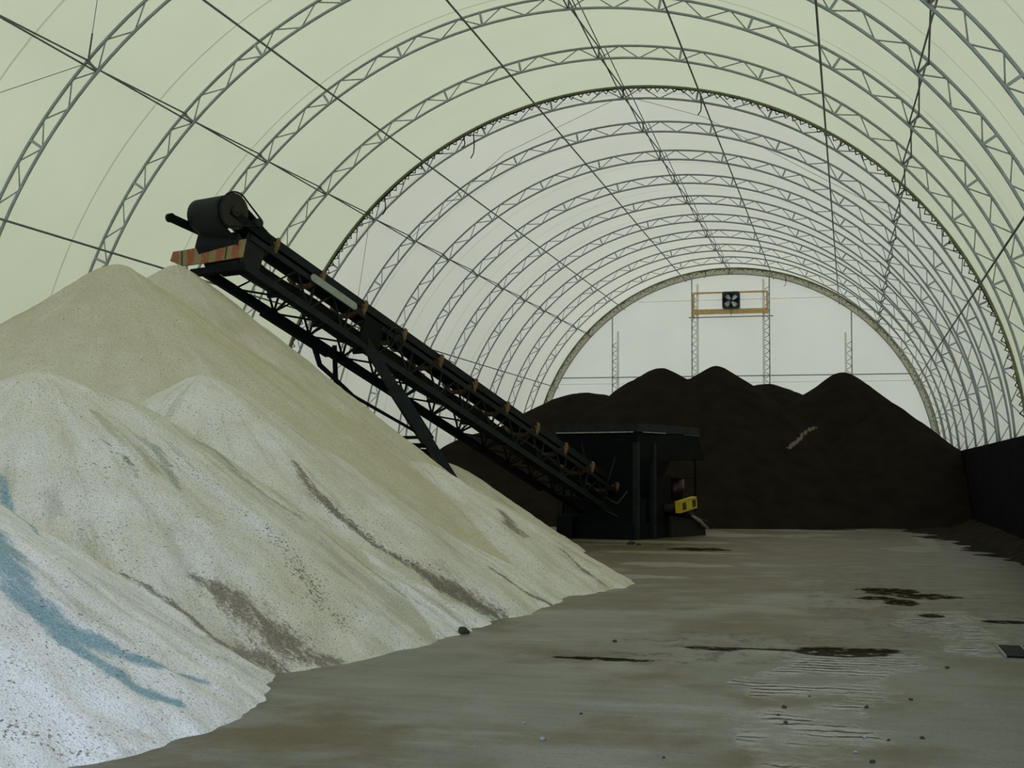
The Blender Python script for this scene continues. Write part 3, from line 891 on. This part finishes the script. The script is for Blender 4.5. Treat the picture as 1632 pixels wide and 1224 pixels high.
# head box and striped board
part(MB().box(SD - 1.0, SD - .46, -.47, .47, -.80, -.30, fn=L), 'head_box', M['steel_black'])
part(MB().hexa([L(SD - .5, -.45, -.86), L(SD - .5, .45, -.86), L(SD - .36, .45, -.5), L(SD - .12, -.45, -.6), L(SD - .7, -.45, -.5), L(SD - .7, .45, -.5), L(SD - .3, .45, -.3), L(SD - .1, -.45, -.3)]), 'head_chute', M['belt'])
part(MB().box(SD - 1.0, SD - .48, .47, .50, -.82, -.20, fn=L), 'side_plate', M['steel_side'])
def board():
    V = []; al = []
    cols = [(-1.08, -.16, -.64, -.16, -.84), (-.86, -.19, -.62, -.30, -.90), (-.40, -.25, -.56, -.35, -.865), (.0, -.31, -.505, -.39, -.83), (.28, -.355, -.46, -.42, -.80), (.60, -.41, -.41, -.46, -.765)]
    for n_, st_, wt_, sb_, wb_ in cols:
        for ds, w_ in ((sb_, wb_), (st_, wt_)):
            for th in (0, .025):
                V.append(L(SD + ds + th, n_, w_)); al.append(n_)
    Fc = []
    for i in range(len(cols) - 1):
        b = i * 4
        Fc += [(b, b + 4, b + 6, b + 2), (b + 1, b + 3, b + 7, b + 5), (b, b + 1, b + 5, b + 4), (b + 2, b + 6, b + 7, b + 3)]
    e = (len(cols) - 1) * 4
    Fc += [(0, 2, 3, 1), (e, e + 1, e + 3, e + 2)]
    o = part(MB().add(V, Fc), 'warning_board', M['board'], label='faded red and cream striped board across the head end')
    t = o.data.attributes.new('along', 'FLOAT', 'POINT'); t.data.foreach_set('value', al)
    for n_, ta, wa, tb, wb in ((.20, -.34, -.475, -.41, -.805), (-.86, -.19, -.63, -.30, -.895)):
        MB().tube([L(SD + ta + .03, n_, wa), L(SD + tb + .03, n_, wb)], .012, 5).build('board_seam', M['grille'], o, root=o)
board()
part(MB().hexa([L(SD - .38, -.70, -1.06), L(SD - .52, .55, -.98), L(SD - .62, .55, -.98), L(SD - .48, -.70, -1.06), L(SD - .36, -.70, -.94), L(SD - .50, .55, -.84), L(SD - .60, .55, -.84), L(SD - .46, -.70, -.94)]), 'end_beam', M['steel_black'])
# idlers
for i in range(-1, 11):
    s = S(i)
    mb = MB()
    mb.tube([L(s, .50, -.26), L(s, .515, -.16), L(s, .52, -.06), L(s, .505, .03), L(s, .47, .065)], [.045, .05, .05, .046, .03], 10)
    o = part(mb, 'troughing_idler', M['idler'], label='rusty tan idler bracket and roller end')
    MB().cyl(L(s - .0, .46, -.02), L(s, .18, -.26), .055, 14).build('wing_roller', M['idler'], o, root=o)
    MB().cyl(L(s, -.17, -.245), L(s, .17, -.245), .055, 14).build('centre_roller', M['idler'], o, root=o)
    MB().cyl(L(s, -.46, -.02), L(s, -.18, -.26), .055, 14).build('wing_roller', M['idler'], o, root=o)
    part(MB().cyl(L(s + .4, -.46, -.62), L(s + .4, .46, -.62), .05, 12), 'return_roller', M['steel_black'])
# pale panel bolted on the near chord
mb = MB(); V = []
s0, s1, w0, hh = S(-.22), S(.72), -.25, .075
out = []
for i in range(9):
    a = math.pi / 2 + math.pi * i / 8; out.append((s1 + .0 + hh * math.cos(a) * 1.0, w0 + hh * math.sin(a)))
for i in range(9):
    a = -math.pi / 2 + math.pi * i / 8; out.append((s0 + hh * math.cos(a), w0 + hh * math.sin(a)))
mm = len(out)
mb.add([L(a, .575, b) for a, b in out] + [L(a, .60, b) for a, b in out],
       [tuple(reversed(range(mm))), tuple(range(mm, 2 * mm))] + [(i, (i + 1) % mm, mm + (i + 1) % mm, mm + i) for i in range(mm)])
mb.box((s0 + s1) / 2 - .012, (s0 + s1) / 2 + .012, .57, .608, w0 - hh, w0 + hh, fn=L)
part(mb, 'pale_panel', M['pale_panel'], label='pale grey rounded panel on the conveyor side')
# flywheel and its housing
sw, ww = S(1.75), -.36
mb = MB()
mb.tube([L(sw + .25 * math.sin(2 * math.pi * i / 28), .60, ww + .25 * math.cos(2 * math.pi * i / 28)) for i in range(28)], .02, 6, closed=True)
for i in range(5):
    a = 2 * math.pi * i / 5 + .3
    mb.bar(L(sw, .60, ww), L(sw + .24 * math.sin(a), .60, ww + .24 * math.cos(a)), .03, .02)
mb.cyl(L(sw, .50, ww), L(sw, .63, ww), .05, 14)
part(mb, 'flywheel', M['steel_side'])
part(MB().box(S(1.45), S(1.05), .46, .54, -.80, -.22, fn=L), 'drive_housing', M['steel_black'])
# undercarriage
top = L(S(1.35), .50, -.86); foot = Vector((-7.33, 27.44, 0))
topf = L(S(1.35), -.50, -.90)
off = foot - Vector((top.x, top.y, 0)); un = Vector((NS.x, NS.y, 0))
footf = Vector((topf.x, topf.y, 0)) + off - un * (2 * off.dot(un))
part(MB().bar(top + (top - foot).normalized() * .35, foot, .20, .20), 'support_leg', M['steel_side'])
part(MB().bar(topf + (topf - footf).normalized() * .2, footf, .10, .10), 'support_leg', M['steel_black'])
mid = top.lerp(foot, .42)
MBm = MB(); MBm.bar(top.lerp(foot, .18), top.lerp(foot, .44), .26, .26); part(MBm, 'leg_sleeve', M['steel_side'])
f1 = L(S(.85), -.50, WB - .1)
part(MB().tube([f1, f1.lerp(mid, .06) + Vector((0, 0, -.34)), f1.lerp(mid, .36) + Vector((0, 0, -.40)), mid], [.07, .06, .04, .032], 8), 'tie_brace', M['steel_black'])
part(MB().bar(mid, topf.lerp(footf, .42), .07, .07), 'cross_tie', M['steel_black'])
part(MB().bar(mid + un * -.02 + Vector((0, 0, -.18)), mid - un * .75 + Vector((0, 0, -.16)), .12, .10), 'jack_bracket', M['steel_black'])
part(MB().bar(mid - un * .2 + Vector((0, 0, -.16)), mid - un * .15 + Vector((0, 0, -.60)), .07, .07), 'jack_strut', M['steel_black'])
rl = top.lerp(foot, .70)
part(MB().add([rl + Vector((-.22, -.14, .06)), rl + Vector((.0, -.16, -.07)), rl + Vector((-.02, -.16, .10)), rl + Vector((-.22, -.10, .06)), rl + Vector((0, -.12, -.07)), rl + Vector((-.02, -.12, .10))],
     [(0, 1, 2), (5, 4, 3), (0, 3, 4, 1), (1, 4, 5, 2), (2, 5, 3, 0)]), 'red_reflector', M['red'], label='small red reflector on the support leg')

# ------------------------------------------------------------------ loading hopper at the conveyor's tail
U2 = Vector((-A.x, -A.y, 0)).normalized(); N2D = Vector((NS.x, NS.y, 0)).normalized()
NC = Vector((-5.52, 34.72, 0))
def H(p, q, z): return NC + U2 * p - N2D * q + Vector((0, 0, z))
hop = empty('loading_hopper', tuple(H(1.6, 1.3, 0)))
tag(hop, 'black loading hopper on legs with a yellow engine guard, at the foot of the conveyor', 'hopper')
def hp(mb, name, mat, label=None):
    o = mb.build(name, mat, hop)
    if label: o['label'] = label
    return o
LP, LQ, ZT = 3.55, 2.66, 3.10
mb = MB(); t = .05
mb.box(0, LP, 0, t, ZT - .22, ZT, fn=H); mb.box(0, LP, LQ - t, LQ, ZT - .22, ZT, fn=H)
mb.box(0, t, t, LQ - t, ZT - .22, ZT, fn=H); mb.box(LP - t, LP, t, LQ - t, ZT - .22, ZT, fn=H)
hp(mb, 'rim', M['steel_side'])
mb = MB(); mb.box(-.05, 0.0, .12, LQ - .1, ZT - .245, ZT - .215, fn=H); mb.box(0.3, 1.5, -.04, 0.0, ZT - .24, ZT - .215, fn=H); mb.box(2.6, 3.5, -.02, 0.0, ZT - .245, ZT - .236, fn=H)
hp(mb, 'salt_dusted_ledge', M['pale_edge'], 'pale salt crust along the lower edge of the rim')
# bin: sloped sides
def frust(a, b):
    (p0, p1, q0, q1, z0), (r0, r1, s0_, s1_, z1) = a, b
    return MB().hexa([H(r0, s0_, z1), H(r1, s0_, z1), H(r1, s1_, z1), H(r0, s1_, z1), H(p0, q0, z0), H(p1, q0, z0), H(p1, q1, z0), H(p0, q1, z0)])
hp(frust((.03, LP - .03, .03, LQ - .03, ZT - .22), (.25, LP + .55, .10, LQ - .2, 2.15)), 'bin', M['steel_black'])
hp(frust((.25, 2.0, .1, LQ - .2, 2.15), (.55, 1.7, .55, 2.1, .75)), 'chute', M['steel_black'])
for p, q in ((.15, .12), (1.05, .12), (.15, 2.5), (1.9, 2.5)):
    hp(MB().box(p - .07, p + .07, q - .07, q + .07, 0, 2.6, fn=H), 'leg', M['steel_side'])
hp(MB().box(3.42, 3.48, .05, .11, .7, 2.2, fn=H), 'corner_post', M['steel_black'])
hp(MB().box(.05, 2.3, .15, 2.5, 0.0, .42, fn=H), 'skid_base', M['steel_black'])
hp(MB().box(-.25, .1, 1.9, 2.4, 0, .62, fn=H), 'counterweight', M['steel_black'])
hp(MB().box(1.2, 2.3, .25, 1.5, .42, 1.75, fn=H), 'engine_housing', M['steel_black'])
hp(MB().box(.2, .8, .2, 2.4, .42, 1.1, fn=H), 'feeder_gearbox', M['steel_black'])
mb = MB(); mb.cyl(H(2.75, .35, 1.0), H(2.75, .35, 1.62), .26, 24); hp(mb, 'fuel_tank', M['dark_red'])
hp(MB().box(2.45, 3.4, .1, .9, 1.62, 1.66, fn=H), 'tank_shelf', M['steel_black'])
# tilted yellow guard
gc = H(2.42, -.12, .90); ux = (U2 * math.cos(.13) + Vector((0, 0, math.sin(.13)))); uz = (Vector((0, 0, math.cos(.13))) - U2 * math.sin(.13))
def G(a, b_, c_): return gc + ux * a + N2D * b_ + uz * c_
gu = hp(MB().box(-.44, .54, -.06, .10, -.165, .165, fn=G), 'engine_guard', M['yellow'], 'yellow engine guard with two dark grilles')
for a in (-.22, .36):
    MB().box(a - .10, a + .10, .10, .115, -.10, .10, fn=G).build('grille', M['grille'], gu, root=gu)
MB().box(-.40, .52, .10, .107, .135, .15, fn=G).build('guard_trim', M['pale_edge'], gu, root=gu)
MB().box(-.40, .52, .10, .107, -.155, -.145, fn=G).build('guard_trim', M['pale_edge'], gu, root=gu)
# sagging rubber apron
V = []; Fc = []
nn = 10
for i in range(nn + 1):
    t = i / nn
    p = 1.9 + 2.2 * t; z = .70 - .46 * t ** 1.8 + .05 * math.sin(t * 7)
    for q in (.02, .35, .8, 1.3):
        V.append(H(p, q, max(.16, z + .04 * math.sin(q * 5 + t * 6))))
for i in range(nn):
    for k in range(3): Fc.append((i * 4 + k, i * 4 + k + 1, i * 4 + k + 5, i * 4 + k + 4))
ap = hp(MB().add(V, Fc, True), 'rubber_apron', M['rubber']); so = ap.modifiers.new('t', 'SOLIDIFY'); so.thickness = .17; so.offset = -1
hp(MB().add([H(2.0, .06, .0), H(4.05, .06, .0), H(4.0, .06, .18), H(3.4, .04, .42), H(2.6, .04, .56), H(2.0, .06, .60), H(2.0, .16, .0), H(4.05, .16, .0), H(4.0, .16, .18), H(3.4, .16, .42), H(2.6, .16, .56), H(2.0, .16, .60)],
   [(0, 1, 2, 3, 4, 5), (11, 10, 9, 8, 7, 6)] + [(i, i + 6, (i + 1) % 6 + 6, (i + 1) % 6) for i in range(6)]), 'apron_skirt', M['rubber'])
hp(MB().tube([H(3.1, .0, .58), H(3.45, -.02, .44), H(3.75, -.02, .30), H(4.05, -.02, .20)], [.03, .06, .05, .02], 8), 'apron_highlight', M['pale_edge'])  # pale tube standing in for the whitish highlight on the flap
# loose hoses and lamp stalk
for pts in ([H(-.1, 1.0, .85), H(-.35, .8, 1.15), H(-.2, .5, .95), H(0, .3, 1.3)], [H(-.2, 1.25, 1.1), H(-.1, .9, .75), H(0, .6, .62)]):
    hp(MB().tube(pts, .022, 6), 'hose', M['bright_bolt'])
hp(MB().bar(H(-.08, .62, 2.2), H(-.14, .95, 1.2), .05, .05), 'stay_bar', M['steel_side'])
hp(MB().bar(H(-.06, 1.7, 2.6), H(-.10, 1.5, 1.8), .03, .03), 'stay_bar', M['steel_side'])

# ------------------------------------------------------------------ small things on the floor
dg = empty('drain_grate', (1.72, 13.85, 0)); tag(dg, 'dark steel floor grate at the right edge of the wet floor', 'grate')
for k in range(3):
    x0 = 1.40 + k * .235
    mb = MB(); mb.box(x0, x0 + .215, 13.42, 14.28, .0, .018)
    mb.build('cover_plate', M['steel_black'], dg)
for k in range(4):
    x0 = 1.385 + k * .235
    MB().box(x0 - .006, x0 + .014, 13.40, 14.30, 0, .022).build('frame_bar', M['cable'], dg)

def lump(r, seed):
    bm = bmesh.new(); bmesh.ops.create_icosphere(bm, subdivisions=2, radius=r)
    for v in bm.verts:
        k = 1 + .55 * mnoise.noise(v.co / r * 1.3 + Vector((seed * 3.1, 0, 0)))
        v.co = Vector((v.co.x * k, v.co.y * k, v.co.z * k * .6))
    me = bpy.data.meshes.new('clod'); bm.to_mesh(me); bm.free(); me.materials.append(M['clod'])
    for p in me.polygons: p.use_smooth = True
    return me
lm = [lump(1., s) for s in range(4)]
CL = [(-1.123, 8.07, .018), (-.506, 10.05, .03), (-.468, 9.44, .022), (.082, 10.22, .028), (.411, 10.66, .026), (.423, 9.13, .026), (.095, 8.29, .028),
      (.207, 9.0, .018), (-.342, 10.61, .016), (-1.897, 9.37, .018), (.804, 12.52, .03), (-2.38, 13.49, .04), (-.534, 9.72, .018),
      (-5.35, 32.6, .16), (-5.1, 32.3, .09)]
for i, (x, y, r) in enumerate(CL):
    o = bpy.data.objects.new('clod', lm[i % 4]); COL.objects.link(o)
    r *= .62
    o.scale = (r, r, r); o.rotation_euler = (0, 0, i * 1.3); o.location = (x, y, r * .38)
    tag(o, 'small dark clod lying loose on the grey floor', 'clod', 'loose clods on the floor')
o = bpy.data.objects.new('clod', lm[2]); COL.objects.link(o); o.scale = (.06, .055, .075); o.location = (-4.06, 13.70, .03)
tag(o, 'fist sized brown lump at the toe of the salt pile', 'clod')
# white salt crumbs
for i, (x, y, r) in enumerate([(.06, 9.05, .016), (.0, 8.55, .014), (-1.95, 8.4, .02), (-2.2, 8.9, .014)]):
    me = lm[i % 4].copy(); me.materials.clear(); me.materials.append(M['pale_edge'])
    o = bpy.data.objects.new('salt_crumb', me); COL.objects.link(o); o.scale = (r, r, r); o.location = (x, y, r * .4)
    tag(o, 'tiny white salt crumb lying on the grey floor', 'salt crumb', 'salt crumbs on the floor')

# ------------------------------------------------------------------ light, camera
w = bpy.data.worlds.new('overcast_sky'); scn.world = w; w.use_nodes = True
nt = w.node_tree; nt.nodes.clear()
bg = nt.nodes.new('ShaderNodeBackground'); ow = nt.nodes.new('ShaderNodeOutputWorld'); nt.links.new(bg.outputs[0], ow.inputs[0])
bg.inputs[0].default_value = (.74, .93, 1.42, 1); bg.inputs[1].default_value = 2.0

F_PX, YAW, PIT, ROLL = 2097.8, .2528, .0692, .0058
c_, s_ = math.cos(YAW), math.sin(YAW); cp, sp = math.cos(PIT), math.sin(PIT); cr, sr = math.cos(ROLL), math.sin(ROLL)
R_ = Vector((c_, s_, 0)); Fh = Vector((-s_, c_, 0)); Zv = Vector((0, 0, 1))
FW = Fh * cp + Zv * sp; U_ = -Fh * sp + Zv * cp
rx = R_ * cr + U_ * sr; up = U_ * cr - R_ * sr
cam = bpy.data.cameras.new('camera'); co = bpy.data.objects.new('camera', cam); COL.objects.link(co)
co.matrix_world = Matrix(((rx.x, up.x, -FW.x, 0), (rx.y, up.y, -FW.y, 0), (rx.z, up.z, -FW.z, 1.7), (0, 0, 0, 1)))
cam.sensor_width = 36; cam.sensor_fit = 'HORIZONTAL'; cam.lens = F_PX / 1632 * 36; cam.clip_start = .05; cam.clip_end = 600
scn.camera = co
vs = scn.view_settings
vs.view_transform = 'Standard'; vs.look = 'None'; vs.gamma = 1; vs.use_curve_mapping = False; vs.exposure = 0.0
scn.cycles.max_bounces = 10; scn.cycles.diffuse_bounces = 6; scn.cycles.transmission_bounces = 6
